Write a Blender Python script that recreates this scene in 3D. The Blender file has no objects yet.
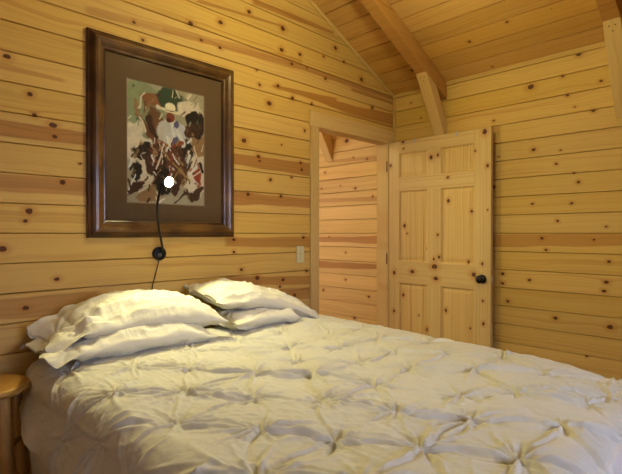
import bpy, bmesh, math, random
import numpy as np
from mathutils import Vector, Matrix, noise
random.seed(4)
sc = bpy.context.scene
COL = sc.collection
R = math.radians

# ------------------------------------------------------------------ helpers
def link(name, me, mat=None, parent=None, loc=(0, 0, 0)):
    o = bpy.data.objects.new(name, me)
    COL.objects.link(o)
    o.location = loc
    if mat is not None and me is not None:
        for m in (mat if isinstance(mat, (list, tuple)) else [mat]):
            me.materials.append(m)
    if parent is not None:
        o.parent = parent
    return o

def tag(o, label=None, cat=None, group=None, kind=None):
    if label: o['label'] = label
    if cat: o['category'] = cat
    if group: o['group'] = group
    if kind: o['kind'] = kind
    return o

def thing(name, label, cat, loc=(0, 0, 0), group=None):
    return tag(link(name, None, loc=loc), label, cat, group)

def from_bm(name, bm, mat, parent=None, loc=(0, 0, 0), smooth=False, bevel=0, ang=35):
    bmesh.ops.recalc_face_normals(bm, faces=bm.faces)
    me = bpy.data.meshes.new(name)
    bm.to_mesh(me); bm.free()
    o = link(name, me, mat, parent, loc)
    if smooth:
        for p in me.polygons: p.use_smooth = True
    if bevel:
        b = o.modifiers.new('bevel', 'BEVEL'); b.width = bevel; b.segments = 2; b.limit_method = 'ANGLE'; b.angle_limit = R(ang)
        b.harden_normals = False
    return o

def box(bm, x0, x1, y0, y1, z0, z1, mi=0):
    v = [bm.verts.new(p) for p in ((x0,y0,z0),(x1,y0,z0),(x1,y1,z0),(x0,y1,z0),(x0,y0,z1),(x1,y0,z1),(x1,y1,z1),(x0,y1,z1))]
    for f in ((0,3,2,1),(4,5,6,7),(0,1,5,4),(1,2,6,5),(2,3,7,6),(3,0,4,7)):
        bm.faces.new([v[i] for i in f]).material_index = mi
    return v

def prism(bm, pts0, pts1, mi=0):
    a = [bm.verts.new(p) for p in pts0]; b = [bm.verts.new(p) for p in pts1]
    n = len(a)
    bm.faces.new(a).material_index = mi; bm.faces.new(b[::-1]).material_index = mi
    for i in range(n):
        bm.faces.new((a[i], b[i], b[(i+1) % n], a[(i+1) % n])).material_index = mi

def tube(bm, pts, r, n=12, cap=True):
    pts = [Vector(p) for p in pts]
    rs = r if isinstance(r, (list, tuple)) else [r]*len(pts)
    rings = []
    up = Vector((0.13, 0.31, 0.94))
    for i, p in enumerate(pts):
        t = (pts[min(i+1, len(pts)-1)] - pts[max(i-1, 0)]).normalized()
        u = t.cross(up).normalized(); w = u.cross(t).normalized()
        up = w
        rings.append([bm.verts.new(p + (u*math.cos(2*math.pi*k/n) + w*math.sin(2*math.pi*k/n))*rs[i]) for k in range(n)])
    for a, b in zip(rings, rings[1:]):
        for k in range(n):
            bm.faces.new((a[k], a[(k+1) % n], b[(k+1) % n], b[k]))
    if cap:
        bm.faces.new(rings[0][::-1]); bm.faces.new(rings[-1])

def lathe(bm, prof, axis, origin, n=32, mi=0):
    """prof: list of (radius, height along axis)."""
    ax = Vector(axis).normalized(); o = Vector(origin)
    u = ax.orthogonal().normalized(); w = ax.cross(u)
    rings = []
    for r, h in prof:
        if r < 1e-6: rings.append([bm.verts.new(o + ax*h)])
        else: rings.append([bm.verts.new(o + ax*h + (u*math.cos(2*math.pi*k/n) + w*math.sin(2*math.pi*k/n))*r) for k in range(n)])
    for a, b in zip(rings, rings[1:]):
        for k in range(n):
            k2 = (k+1) % n
            if len(a) == 1 and len(b) == 1: continue
            if len(a) == 1: f = bm.faces.new((a[0], b[k], b[k2]))
            elif len(b) == 1: f = bm.faces.new((a[k], a[k2], b[0]))
            else: f = bm.faces.new((a[k], a[k2], b[k2], b[k]))
            f.material_index = mi

def smooth_path(pts, n=8):
    pts = [Vector(p) for p in pts]; out = []
    P = [pts[0]] + pts + [pts[-1]]
    for i in range(1, len(P)-2):
        for k in range(n):
            t = k/n
            out.append(0.5*((2*P[i]) + (-P[i-1]+P[i+1])*t + (2*P[i-1]-5*P[i]+4*P[i+1]-P[i+2])*t*t + (-P[i-1]+3*P[i]-3*P[i+1]+P[i+2])*t**3))
    out.append(pts[-1]); return out

# ------------------------------------------------------------------ node helpers
class NT:
    def __init__(s, tree): s.t = tree
    def n(s, kind, **kw):
        nd = s.t.nodes.new(kind)
        for k, v in kw.items(): setattr(nd, k, v)
        return nd
    def put(s, sock, v):
        if isinstance(v, bpy.types.NodeSocket): s.t.links.new(v, sock)
        elif v is not None: sock.default_value = v
    def m(s, op, a, b=None, c=None, clamp=False):
        nd = s.n('ShaderNodeMath', operation=op); nd.use_clamp = clamp
        s.put(nd.inputs[0], a); s.put(nd.inputs[1], b); s.put(nd.inputs[2], c)
        return nd.outputs[0]
    def v(s, op, a, b=None):
        nd = s.n('ShaderNodeVectorMath', operation=op)
        s.put(nd.inputs[0], a); s.put(nd.inputs[1], b)
        return nd.outputs['Value'] if op in ('LENGTH', 'DOT_PRODUCT') else nd.outputs[0]
    def comb(s, x, y, z=0.0):
        nd = s.n('ShaderNodeCombineXYZ')
        for i, q in enumerate((x, y, z)): s.put(nd.inputs[i], q)
        return nd.outputs[0]
    def sep(s, v):
        nd = s.n('ShaderNodeSeparateXYZ'); s.put(nd.inputs[0], v); return nd.outputs
    def noise(s, vec, scale=1.0, detail=2.0, rough=0.5):
        nd = s.n('ShaderNodeTexNoise'); s.put(nd.inputs['Vector'], vec)
        nd.inputs['Scale'].default_value = scale; nd.inputs['Detail'].default_value = detail; nd.inputs['Roughness'].default_value = rough
        return nd.outputs['Fac']
    def step(s, x, lo, hi):   # smoothstep x from lo..hi to 0..1
        nd = s.n('ShaderNodeMapRange', interpolation_type='SMOOTHSTEP')
        s.put(nd.inputs['Value'], x); s.put(nd.inputs['From Min'], lo); s.put(nd.inputs['From Max'], hi)
        return nd.outputs[0]
    def mix(s, f, a, b, mode='MIX'):
        nd = s.n('ShaderNodeMix', data_type='RGBA', blend_type=mode)
        s.put(nd.inputs[0], f); s.put(nd.inputs[6], a); s.put(nd.inputs[7], b)
        return nd.outputs[2]

def c4(c): return (c[0], c[1], c[2], 1.0)

def simple(name, col, rough=0.5, metal=0.0, noise_amt=0.08, nscale=60, bump=0.0, spec=0.5, emit=None, es=0, coat=0):
    m = bpy.data.materials.new(name); m.use_nodes = True
    t = NT(m.node_tree); b = m.node_tree.nodes['Principled BSDF']
    tc = t.n('ShaderNodeTexCoord').outputs['Object']
    nz = t.noise(tc, nscale, 3)
    col2 = tuple(max(0, q*(1-2*noise_amt)) for q in col)
    t.put(b.inputs['Base Color'], t.mix(nz, c4(col), c4(col2)))
    b.inputs['Roughness'].default_value = rough; b.inputs['Metallic'].default_value = metal
    b.inputs['Specular IOR Level'].default_value = spec
    b.inputs['Coat Weight'].default_value = coat
    if bump:
        bp = t.n('ShaderNodeBump'); bp.inputs['Strength'].default_value = bump; bp.inputs['Distance'].default_value = 0.002
        t.put(bp.inputs['Height'], nz); t.put(b.inputs['Normal'], bp.outputs[0])
    if emit:
        b.inputs['Emission Color'].default_value = c4(emit); b.inputs['Emission Strength'].default_value = es
    return m

KG = {}
def knot_group():
    if 'k' in KG: return KG['k']
    g = bpy.data.node_groups.new('knot', 'ShaderNodeTree')
    for nm, st in (('P', 'NodeSocketVector'), ('C', 'NodeSocketVector'), ('R', 'NodeSocketVector'), ('D', 'NodeSocketFloat')):
        g.interface.new_socket(nm, in_out='INPUT', socket_type=st)
    g.interface.new_socket('D', in_out='OUTPUT', socket_type='NodeSocketFloat')
    t = NT(g); gi = t.n('NodeGroupInput'); go = t.n('NodeGroupOutput')
    d = t.v('SUBTRACT', gi.outputs['P'], gi.outputs['C'])
    l = t.v('LENGTH', t.v('DIVIDE', d, gi.outputs['R']))
    t.put(go.inputs[0], t.m('MINIMUM', l, gi.outputs['D']))
    KG['k'] = g; return g

def band_group():
    if 'b' in KG: return KG['b']
    g = bpy.data.node_groups.new('band', 'ShaderNodeTree')
    for nm in ('A', 'B', 'N', 'M', 'a0', 'a1', 'b0', 'b1', 'h0', 'h1', 's'):
        g.interface.new_socket(nm, in_out='INPUT', socket_type='NodeSocketFloat')
    g.interface.new_socket('M', in_out='OUTPUT', socket_type='NodeSocketFloat')
    t = NT(g); gi = t.n('NodeGroupInput').outputs; go = t.n('NodeGroupOutput')
    tt = t.n('ShaderNodeMapRange'); t.put(tt.inputs[0], gi['A']); t.put(tt.inputs[1], gi['a0']); t.put(tt.inputs[2], gi['a1'])
    tt = tt.outputs[0]
    inv = t.m('SUBTRACT', 1.0, tt)
    ctr = t.m('ADD', t.m('MULTIPLY', gi['b0'], inv), t.m('MULTIPLY', gi['b1'], tt))
    hw = t.m('ADD', t.m('MULTIPLY', gi['h0'], inv), t.m('MULTIPLY', gi['h1'], tt))
    d = t.m('ABSOLUTE', t.m('SUBTRACT', gi['B'], ctr))
    e = t.m('ADD', t.m('SUBTRACT', hw, d), t.m('MULTIPLY', t.m('SUBTRACT', gi['N'], 0.5), t.m('MULTIPLY', hw, 0.8)))
    k = t.step(e, -0.001, 0.006)
    ends = t.m('MULTIPLY', t.step(t.m('SUBTRACT', gi['A'], gi['a0']), -0.01, 0.03), t.step(t.m('SUBTRACT', gi['a1'], gi['A']), -0.01, 0.03))
    o = t.m('MULTIPLY', t.m('MULTIPLY', k, ends), gi['s'])
    t.put(go.inputs[0], t.m('MAXIMUM', o, gi['M']))
    KG['b'] = g; return g

def pine(name, ax_a, ax_b, pitch=0.1305, off=1.265, knots=(), bands=(), light=(0.67, 0.435, 0.103), dark=(0.50, 0.275, 0.06),
         red=(0.355, 0.155, 0.026), rknot=0.6, seed=0.0, rough=0.5, bandw=1.0, per_board=True, kscale=5.5, coat=0.0, gamp=1.0, randband=0.5, streak=1.0):
    m = bpy.data.materials.new(name); m.use_nodes = True
    t = NT(m.node_tree); b = m.node_tree.nodes['Principled BSDF']
    tc = t.sep(t.n('ShaderNodeTexCoord').outputs['Object'])
    A = tc[ax_a]; B = tc[ax_b]; Cc = tc[3-ax_a-ax_b]
    idx = t.m('FLOOR', t.m('DIVIDE', t.m('SUBTRACT', B, off), pitch)) if per_board else t.m('MULTIPLY', A, 0.0)
    wn = t.n('ShaderNodeTexWhiteNoise', noise_dimensions='1D'); t.put(wn.inputs['W'], t.m('ADD', idx, seed + 0.37))
    rnd = wn.outputs['Value']; rc = t.sep(wn.outputs['Color'])
    A2 = t.m('ADD', A, t.m('MULTIPLY', rnd, 37.0))
    z = t.m('ADD', t.m('MULTIPLY', idx, 5.3), t.m('MULTIPLY', Cc, 0.7))
    P = t.comb(A2, B, z)
    # random knots
    vo = t.n('ShaderNodeTexVoronoi', voronoi_dimensions='2D', feature='F1'); vo.inputs['Scale'].default_value = kscale
    wob = t.m('MULTIPLY', t.m('SUBTRACT', t.noise(P, 30, 2), 0.5), 0.012)
    t.put(vo.inputs['Vector'], t.comb(t.m('ADD', t.m('MULTIPLY', A2, 0.75), wob), t.m('ADD', B, wob)))
    vd = t.m('DIVIDE', vo.outputs['Distance'], kscale)
    vcol = t.sep(vo.outputs['Color'])
    kr = t.m('MULTIPLY', t.m('MAXIMUM', t.m('SUBTRACT', vcol[0], 1.0-rknot), 0.0), 0.016/max(rknot, .01))
    kr = t.m('ADD', kr, 0.0008)
    D = t.m('DIVIDE', vd, kr)
    D = t.m('ADD', D, t.m('MULTIPLY', t.m('LESS_THAN', vcol[0], 1.0-rknot), 60.0))
    PP = t.comb(t.m('ADD', A, wob), t.m('ADD', B, wob))
    for (ka, kb, r) in knots:
        g = t.n('ShaderNodeGroup'); g.node_tree = knot_group()
        t.put(g.inputs['P'], PP); g.inputs['C'].default_value = (ka, kb, 0); g.inputs['R'].default_value = (r*1.1, r*.85, 1)
        t.put(g.inputs['D'], D); D = g.outputs[0]
    # grain, bent round knots
    bend = t.m('MULTIPLY', t.m('DIVIDE', 1.0, t.m('ADD', 1.0, t.m('MULTIPLY', t.m('MULTIPLY', D, D), 0.35))), 0.020)
    w1 = t.m('MULTIPLY', t.m('SUBTRACT', t.noise(t.comb(t.m('MULTIPLY', A2, 1.6), t.m('MULTIPLY', B, 7.0), z), 1.0, 2), 0.5), 0.085*gamp)
    Bw = t.m('ADD', t.m('ADD', B, w1), bend)
    ring = t.noise(t.comb(t.m('MULTIPLY', A2, 0.25), t.m('MULTIPLY', Bw, 95.0), z), 1.0, 2, 0.55)
    fine = t.noise(t.comb(t.m('MULTIPLY', A2, 6.0), t.m('MULTIPLY', Bw, 420.0), z), 1.0, 2, 0.6)
    g1 = t.step(ring, 0.42, 0.72)
    col = t.mix(g1, c4(light), c4(tuple(0.55*l+0.45*d for l, d in zip(light, dark))))
    col = t.mix(t.m('MULTIPLY', fine, 0.22), col, c4(dark))
    # big soft tone drift
    drift = t.noise(t.comb(t.m('MULTIPLY', A2, 0.9), t.m('MULTIPLY', B, 9.0), z), 1.0, 2)
    col = t.mix(t.m('MULTIPLY', t.step(drift, 0.45, 0.75), 0.22), col, c4(dark))
    stk = t.step(t.noise(t.comb(t.m('MULTIPLY', A2, 0.5), t.m('MULTIPLY', Bw, 48.0), t.m('ADD', z, 9.0)), 1.0, 1), 0.60, 0.74)
    col = t.mix(t.m('MULTIPLY', stk, 0.45*streak), col, c4((dark[0]*.9, dark[1]*.75, dark[2]*.6)))
    # heartwood bands
    N = t.noise(t.comb(t.m('MULTIPLY', A, 2.6), t.m('MULTIPLY', B, 6.0), 0.0), 1.0, 2)
    M = t.m('MULTIPLY', t.m('MULTIPLY', t.step(t.noise(t.comb(t.m('MULTIPLY', A2, 0.55), t.m('MULTIPLY', Bw, 11.0), t.m('ADD', z, 3.1)), 1.0, 1), 0.62, 0.66), randband), t.m('GREATER_THAN', rc[2], 0.35))
    for (a0, a1, b0, b1, h0, h1, s_) in bands:
        g = t.n('ShaderNodeGroup'); g.node_tree = band_group()
        t.put(g.inputs['A'], A); t.put(g.inputs['B'], B); t.put(g.inputs['N'], N); t.put(g.inputs['M'], M)
        for k, q in zip(('a0', 'a1', 'b0', 'b1', 'h0', 'h1', 's'), (a0, a1, b0, b1, h0, h1, s_)): g.inputs[k].default_value = q
        M = g.outputs[0]
    redc = t.mix(t.m('MULTIPLY', t.step(ring, 0.35, 0.65), 0.7), c4(tuple(q*1.22 for q in red)), c4(tuple(q*.85 for q in red)))
    col = t.mix(t.m('MULTIPLY', M, 0.9*bandw), col, redc)
    # per-board tone
    v_ = t.m('ADD', 0.91, t.m('MULTIPLY', rnd, 0.14))
    hv = t.n('ShaderNodeHueSaturation'); t.put(hv.inputs['Color'], col); t.put(hv.inputs['Value'], v_)
    t.put(hv.inputs['Saturation'], t.m('ADD', 0.93, t.m('MULTIPLY', rc[1], 0.08)))
    col = hv.outputs[0]
    # knots: halo, ring, core
    halo = t.step(D, 3.6, 0.9)
    col = t.mix(t.m('MULTIPLY', halo, 0.45), col, c4((red[0]*1.1, red[1]*1.0, red[2])))
    core = t.step(D, 1.15, 0.85)
    corec = t.mix(t.noise(P, 160, 2), c4((0.03, 0.009, 0.003)), c4((0.13, 0.035, 0.008)))
    col = t.mix(t.m('MULTIPLY', core, 0.95), col, corec)
    t.put(b.inputs['Base Color'], col)
    t.put(b.inputs['Roughness'], t.m('ADD', rough, t.m('MULTIPLY', fine, 0.12)))
    b.inputs['Coat Weight'].default_value = coat; b.inputs['Coat Roughness'].default_value = 0.3; b.inputs['Specular IOR Level'].default_value = 0.22
    bp = t.n('ShaderNodeBump'); bp.inputs['Strength'].default_value = 0.12; bp.inputs['Distance'].default_value = 0.001
    t.put(bp.inputs['Height'], t.m('ADD', ring, fine)); t.put(b.inputs['Normal'], bp.outputs[0])
    return m

# ------------------------------------------------------------------ room constants
PI_ = 0.1305; Z0 = 1.265 - 10*PI_      # board joints at Z0 + k*pitch
SL = 0.456; EZ = 2.452                  # ceiling slope and height at the eave wall
YF = -4.7                               # opposite wall
YR = YF/2                               # ridge
XE = 4.3                                # foot wall
DY0, DY1, DZ = -0.945, -0.108, 2.026    # doorway
HX = -3.3                               # far wall of the next room
def zc(y): return EZ + SL*(-y if y > YR else (y-YF))

# camera model used to turn pixel readings of board figure into wall coordinates
CP = np.array([2.334, -3.339, 1.265]); yaw = R(135.1); pit = R(-0.458); FL = 463.0
_F = np.array([math.cos(yaw)*math.cos(pit), math.sin(yaw)*math.cos(pit), math.sin(pit)])
_R = np.array([math.sin(yaw), -math.cos(yaw), 0.0]); _U = np.cross(_R, _F)
def on(px, py, ax, val):
    d = _F*FL + _R*(px-311) + _U*(237-py)
    return CP + (val-CP[ax])/d[ax]*d

def kn(lst, ax, val, aa, bb):
    out = []
    for (px, py, s) in lst:
        p = on(px, py, ax, val); out.append((float(p[aa]), float(p[bb]), s))
    return out
def bd(lst, ax, val, aa, bb):
    out = []
    for (px0, t0, l0, px1, t1, l1, s) in lst:
        pa, pb, qa, qb = on(px0, t0, ax, val), on(px0, l0, ax, val), on(px1, t1, ax, val), on(px1, l1, ax, val)
        a0, a1 = float(pa[aa]) - (.08 if px0 in (0, 235) else .03), float(qa[aa]) + (.06 if px1 in (88, 309.4) else .03)
        out.append((a0, a1, float(pa[bb]+pb[bb])/2, float(qa[bb]+qb[bb])/2, abs(float(pa[bb]-pb[bb]))/2, abs(float(qa[bb]-qb[bb]))/2, s))
    return out

L_, S_ = 0.0125, 0.008
left_knots = kn([(6.8,56.6,L_),(29.6,94.4,.011),(34.6,115,.010),(52.9,125.3,.015),(54.9,136.6,.011),(62.5,182.3,.012),(29,211.2,.014),
 (25.3,221,.008),(80,163.7,.006),(2.5,249,.014),(57,279,.010),(26,307.8,.012),(249,11.8,.013),(282.9,28.4,.017),(281.5,49.8,.015),
 (300,54.4,.012),(323.8,56.6,.009),(291.7,63.9,.012),(306.9,68,.008),(256.7,70,.007),(325.5,78.5,.012),(269.2,103.4,.017),(292.5,98,.012),
 (278,85.8,.012),(259.6,84.8,.010),(312,104,.008),(304.8,130.6,.010),(243.9,140.5,.016),(258.4,156.7,.014),(259.6,161,.009),(281.5,144.9,.006),
 (300.6,163,.012),(301.8,169.7,.013),(270.5,179.8,.011),(291.7,177.3,.008),(248.2,194.2,.012),(281,196.2,.011),(233.8,239.7,.012),(233.8,252,.009),
 (303.4,237.5,.012),(241.4,269.6,.011),(306.7,271,.011),(279.9,286.8,.010),(257.3,278,.016),(283,279.7,.013),(294.6,295,.012),
 (190.7,23.2,.014),(220.6,22.5,.014),(133.8,22.5,.009),(201.3,40,.009),(220,47.6,.011),(142.8,40,.009),(312,103.7,.009),(335.5,48,.016),
 (361.5,79.4,.018),(344,62,.010),(372.3,107.7,.013)], 0, 0, 1, 2)
left_bands = bd([(0,119.2,135.7,88,132.4,146.7,1),(0,172.7,192,88,179.4,196.3,.9),(0,299,322,88,290,312,.75),(235,152.8,164.6,309.4,163,176.5,1),
 (235,190.5,204.3,309.4,198.4,207.7,1),(235,236.7,246.8,309.4,236.7,248,.85),(235,275,286,309.4,276,285,.9),(235,292,300,309.4,287,300,.8),
 (275,85,88,335,97,106,1),(164,28,33,299,62,70,.9),(299,62,70,392,96,100,.9),(200,0,4,282,24,27,.9),(255,-2,6,332,30,34,1),
 (300,92,95,330,98,107,1),(330,98,107,356,107,116,1),(356,107,116,392,113,125,1),(353,88,92,392,101,105,1),(90,7,16,300,58,66,.6),
 (0,60,70,60,78,82,.6),(0,208,222,88,214,224,.3)], 0, 0, 1, 2)
back_knots = kn([(530.7,86.9,.018),(562.6,76.3,.009),(601,81,.009),(567.5,95.4,.009),(574.9,106.8,.006),(593.6,110.6,.011),(579,54,.013),
 (493.8,120.6,.008),(533.5,149.7,.012),(560.7,150,.006),(556.2,164,.009),(573.8,173,.006),(578.5,182.2,.010),(571.7,203.2,.008),(532.4,203.8,.008),
 (498.5,156.7,.006),(494,187,.010),(557.5,221,.009),(606.3,226.6,.007),(542,238.2,.011),(594,239.7,.007),(546.2,249.7,.009),(608.8,261.6,.010),
 (529.3,280,.010),(606.3,282.2,.012),(604.2,291,.012),(502.7,273.7,.012),(502.7,283.2,.012),(507.6,301.3,.012),(555.4,318.2,.013),
 (610.3,327,.015),(586.6,356.4,.006),(411,103,.007),(421,118,.007)], 1, 0, 0, 2)
back_bands = bd([(494,234.5,247,622,234,246.5,.8),(500,65,70,545,57,60,.5)], 1, 0, 0, 2)
hall_knots = kn([(346.7,140.9,.022),(367.2,158.9,.010),(353.4,157.6,.008),(355.3,188.3,.012),(372.7,196.5,.010),(325,172.6,.010),(340.5,185.8,.007),
 (321.5,188.7,.009),(323.4,290,.011),(368.7,296.7,.011),(354.5,318,.014),(345.7,252.7,.008),(345.7,279.7,.009),(329,237,.008)], 1, 0, 0, 2)
hall_bands = bd([(318,237,242,378,235.5,244,1),(318,261,268,378,264,269.5,1),(330,160,163,378,155,160,.6),(318,199,203,378,196,201,.6)], 1, 0, 0, 2)

M_left = pine('pine_boards_headboard_wall', 1, 2, off=Z0, knots=left_knots, bands=left_bands, rknot=0.0, seed=3, randband=0.35)
M_back = pine('pine_boards_back_wall', 0, 2, off=Z0, knots=back_knots, bands=back_bands, rknot=0.0, seed=11, randband=0.0, light=(0.65,0.43,0.102))
M_hall = pine('pine_boards_next_room', 0, 2, off=Z0, knots=hall_knots, bands=hall_bands, rknot=0.0, seed=23, randband=0.0, light=(0.72,0.49,0.17))
M_other = pine('pine_boards_other_walls', 1, 2, off=Z0, rknot=0.22, seed=31)
M_front = pine('pine_boards_front_wall', 0, 2, off=Z0, rknot=0.22, seed=37)
M_ceil = pine('pine_boards_ceiling', 0, 1, off=0.0, pitch=0.139, rknot=0.40, seed=47, light=(0.66,0.39,0.10), dark=(0.50,0.25,0.05), kscale=4.5, randband=0.3)
M_floor = pine('pine_floor_boards', 0, 1, off=0.0, pitch=0.12, rknot=0.15, seed=53, light=(0.34,0.17,0.06), dark=(0.22,0.09,0.03))
M_rafter = pine('fir_rafter', 1, 2, rknot=0.10, seed=61, per_board=False, light=(0.50,0.26,0.055), dark=(0.34,0.14,0.025), randband=0.4)
M_brace = pine('pine_brace', 2, 0, rknot=0.08, seed=67, per_board=False, light=(0.66,0.45,0.17), dark=(0.50,0.30,0.08), randband=0.0)
M_trim_v = pine('pine_trim_upright', 2, 1, rknot=0.0, seed=71, per_board=False, light=(0.63,0.44,0.15), randband=0.0)
M_trim_h = pine('pine_trim_level', 1, 2, rknot=0.0, seed=73, per_board=False, light=(0.63,0.44,0.15), randband=0.0)
M_trim_x = pine('pine_trim_back', 0, 2, rknot=0.08, seed=79, per_board=False, light=(0.63,0.44,0.15), randband=0.0)
M_dark = simple('dark_gap', (0.05, 0.025, 0.01), 0.9)

# ------------------------------------------------------------------ board surfaces
def board(bm, org, U, W, N, u0a, u1a, u0b, u1b, w0, w1, th=0.018, ch=0.0040, dp=0.0065, gp=.0011):
    """a board along U, its width along W (w0..w1), face towards N; ends may be raked (a = lower edge, b = upper edge)."""
    def P(u, w, n): return org + U*u + W*w + N*n
    sec = [(w0+gp, -th), (w0+gp, -dp), (w0+ch, 0), (w1-ch, 0), (w1-gp, -dp), (w1-gp, -th)]
    def ends(w, a, b): return a + (b-a)*(w-w0)/(w1-w0)
    prism(bm, [P(ends(w, u0a, u0b), w, n) for w, n in sec], [P(ends(w, u1a, u1b), w, n) for w, n in sec])

X, Y, Z = Vector((1,0,0)), Vector((0,1,0)), Vector((0,0,1))
def clad_wall(name, org, U, N, span, mat, holes=(), rake=None, ztop=None, backing=0.03):
    """horizontal boards; rake(z) -> (u0,u1) for gables."""
    bm = bmesh.new(); k = 0
    while True:
        z0 = Z0 + k*PI_ if k else 0.0
        z1 = Z0 + (k+1)*PI_
        if z0 < 0: z0 = 0
        top = ztop if ztop else 3.6
        if z0 >= top - .004: break
        z1 = min(z1, top)
        a0, a1 = rake(z0) if rake else span
        b0, b1 = rake(z1) if rake else span
        a0 = max(a0, span[0]); b0 = max(b0, span[0]); a1 = min(a1, span[1]); b1 = min(b1, span[1])
        if a1-a0 < .05: break
        if b1 < b0: b0 = b1 = (a0+a1)/2
        segs = [(a0, a1, b0, b1)]
        for (h0, h1, hz0, hz1) in holes:
            if z0 < hz1-.03 and z1 > hz0+.03:
                ns = []
                for s in segs:
                    if h0 > s[0] and h1 < s[1] + 0.001: ns += [(s[0], h0, s[2], h0), (h1, s[1], h1, s[3])]
                    else: ns.append(s)
                segs = ns
        for s in segs:
            if s[1]-s[0] > .02: board(bm, org, U, Z, N, s[0], s[1], s[2], s[3], z0, z1)
        k += 1
    return tag(from_bm(name, bm, mat), kind='structure')

def rk(z):
    if z < EZ: return (YF, 0)
    d = (z-EZ)/SL
    return (YF+d, -d)
clad_wall('wall_left', Vector((0,0,0)), Y, X, (YF, 0), M_left, holes=[(DY0-.012, DY1+.012, 0, DZ+.02)], rake=rk, ztop=3.5)
clad_wall('wall_back', Vector((0,0,0)), X, -Y, (0.0, XE), M_back, ztop=EZ)
WY0, WY1, WZ0, WZ1 = -2.75, -1.35, 0.95, 2.10      # window in foot wall
clad_wall('wall_right', Vector((XE,0,0)), Y, -X, (YF, 0), M_other, holes=[(WY0, WY1, WZ0, WZ1)], rake=rk, ztop=3.5)
VX0, VX1 = 1.3, 2.9                                  # window in front wall
clad_wall('wall_front', Vector((0,YF,0)), X, Y, (0.0, XE), M_front, holes=[(VX0, VX1, WZ0, WZ1)], ztop=EZ)
# next room
clad_wall('wall_back_next_room', Vector((0,0,0)), X, -Y, (HX, -0.09), M_hall, ztop=EZ)
clad_wall('wall_partition_next_room', Vector((-0.09,0,0)), Y, -X, (YF, 0), M_other, holes=[(DY0-.012, DY1+.012, 0, DZ+.02)], rake=rk, ztop=3.5)
clad_wall('wall_far_next_room', Vector((HX,0,0)), Y, X, (YF, 0), M_other, rake=rk, ztop=3.5, holes=[(-2.3,-1.0,.95,2.1)])
clad_wall('wall_front_next_room', Vector((0,YF,0)), X, Y, (HX, -0.09), M_front, ztop=EZ)
# solid shells behind the boards
def shell(name, rects):
    bm = bmesh.new()
    for r in rects: box(bm, *r)
    return tag(from_bm(name, bm, M_dark), kind='structure')
shell('wall_core_back', [(HX-.2, XE+.2, 0.019, 0.14, 0, 2.6)])
def core_with_hole(name, x0, x1, h0, h1, z0, z1):
    zt = 3.6
    def g(bm, ya, yb, za, zb, gable=False):
        if not gable: box(bm, x0, x1, ya, yb, za, zb)
    bm = bmesh.new()
    box(bm, x0, x1, YF, h0, 0, EZ); box(bm, x0, x1, h1, 0, 0, EZ)
    if z0 > 0: box(bm, x0, x1, h0, h1, 0, z0)
    box(bm, x0, x1, h0, h1, z1, EZ)
    prism(bm, [(x0, YF, EZ), (x0, 0, EZ), (x0, YR, EZ-SL*YR)], [(x1, YF, EZ), (x1, 0, EZ), (x1, YR, EZ-SL*YR)])
    return tag(from_bm(name, bm, M_dark), kind='structure')
core_with_hole('wall_core_left', -0.071, -0.019, DY0-.012, DY1+.012, 0, DZ+.012)
core_with_hole('wall_core_right', XE+.019, XE+.14, WY0, WY1, WZ0, WZ1)
core_with_hole('wall_core_far_next_room', HX-.14, HX-.019, -2.3, -1.0, .95, 2.1)
shell('wall_core_front', [(HX-.2, VX0, YF-.14, YF-.019, 0, 2.6), (VX1, XE+.2, YF-.14, YF-.019, 0, 2.6), (VX0, VX1, YF-.14, YF-.019, 0, WZ0), (VX0, VX1, YF-.14, YF-.019, WZ1, 2.6)])

# ceilings: boards run along X, local Y up the slope
SLEN = math.hypot(YR, SL*YR) ; ca, sa = 1/math.hypot(1, SL), SL/math.hypot(1, SL)
def ceiling(name, x0, x1, side):
    bm = bmesh.new(); k = 0; p = 0.139
    while k*p < SLEN:
        board(bm, Vector((0,0,0)), X, Y, -Z, x0, x1, x0, x1, k*p, min((k+1)*p, SLEN), ch=.0055, dp=.010, gp=.0034); k += 1
    box(bm, x0-.15, x1+.15, 0, SLEN, 0.0175, 0.15, 1)
    o = from_bm(name, bm, [M_ceil, M_dark])
    if side: o.matrix_world = Matrix.Translation((0, 0, EZ)) @ Matrix(((1,0,0,0),(0,-ca,0,0),(0,sa,1,0),(0,0,0,1))) @ Matrix.Diagonal((1,1,1,1))
    a = math.atan(SL)
    if side:   # slope starting at the back wall going to -Y
        o.matrix_world = Matrix.Translation((0, 0, EZ)) @ Matrix.Rotation(-a, 4, 'X') @ Matrix.Diagonal((1, -1, 1, 1))
    else:
        o.matrix_world = Matrix.Translation((0, YF, EZ)) @ Matrix.Rotation(a, 4, 'X')
    return tag(o, kind='structure')
ceiling('ceiling', 0.0, XE, True); ceiling('ceiling_front', 0.0, XE, False)
ceiling('ceiling_next_room', HX, -0.09, True); ceiling('ceiling_next_room_front', HX, -0.09, False)

bm = bmesh.new()
for k in range(40):
    y1 = -k*0.12; y0 = max(YF, y1-0.12)
    if y1 <= YF: break
    board(bm, Vector((0,0,0)), X, Y, Z, HX, XE, HX, XE, y0, y1)
box(bm, HX-.15, XE+.15, YF-.15, .15, -.12, -.0175)
tag(from_bm('floor', bm, M_floor), kind='structure')

# ------------------------------------------------------------------ trim
def trim(name, bm, mat, bevel=0.003): return tag(from_bm(name, bm, mat, bevel=bevel), kind='structure')
# eave trim (room and next room)
bm = bmesh.new(); prism(bm, [(0.013, 0, 2.424), (0.013, -.016, 2.426), (0.013, -.016, EZ+.005), (0.013, 0, EZ-.001)], [(XE, 0, 2.424), (XE, -.016, 2.426), (XE, -.016, EZ+.005), (XE, 0, EZ-.001)])
trim('trim_1', bm, M_trim_x)
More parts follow.
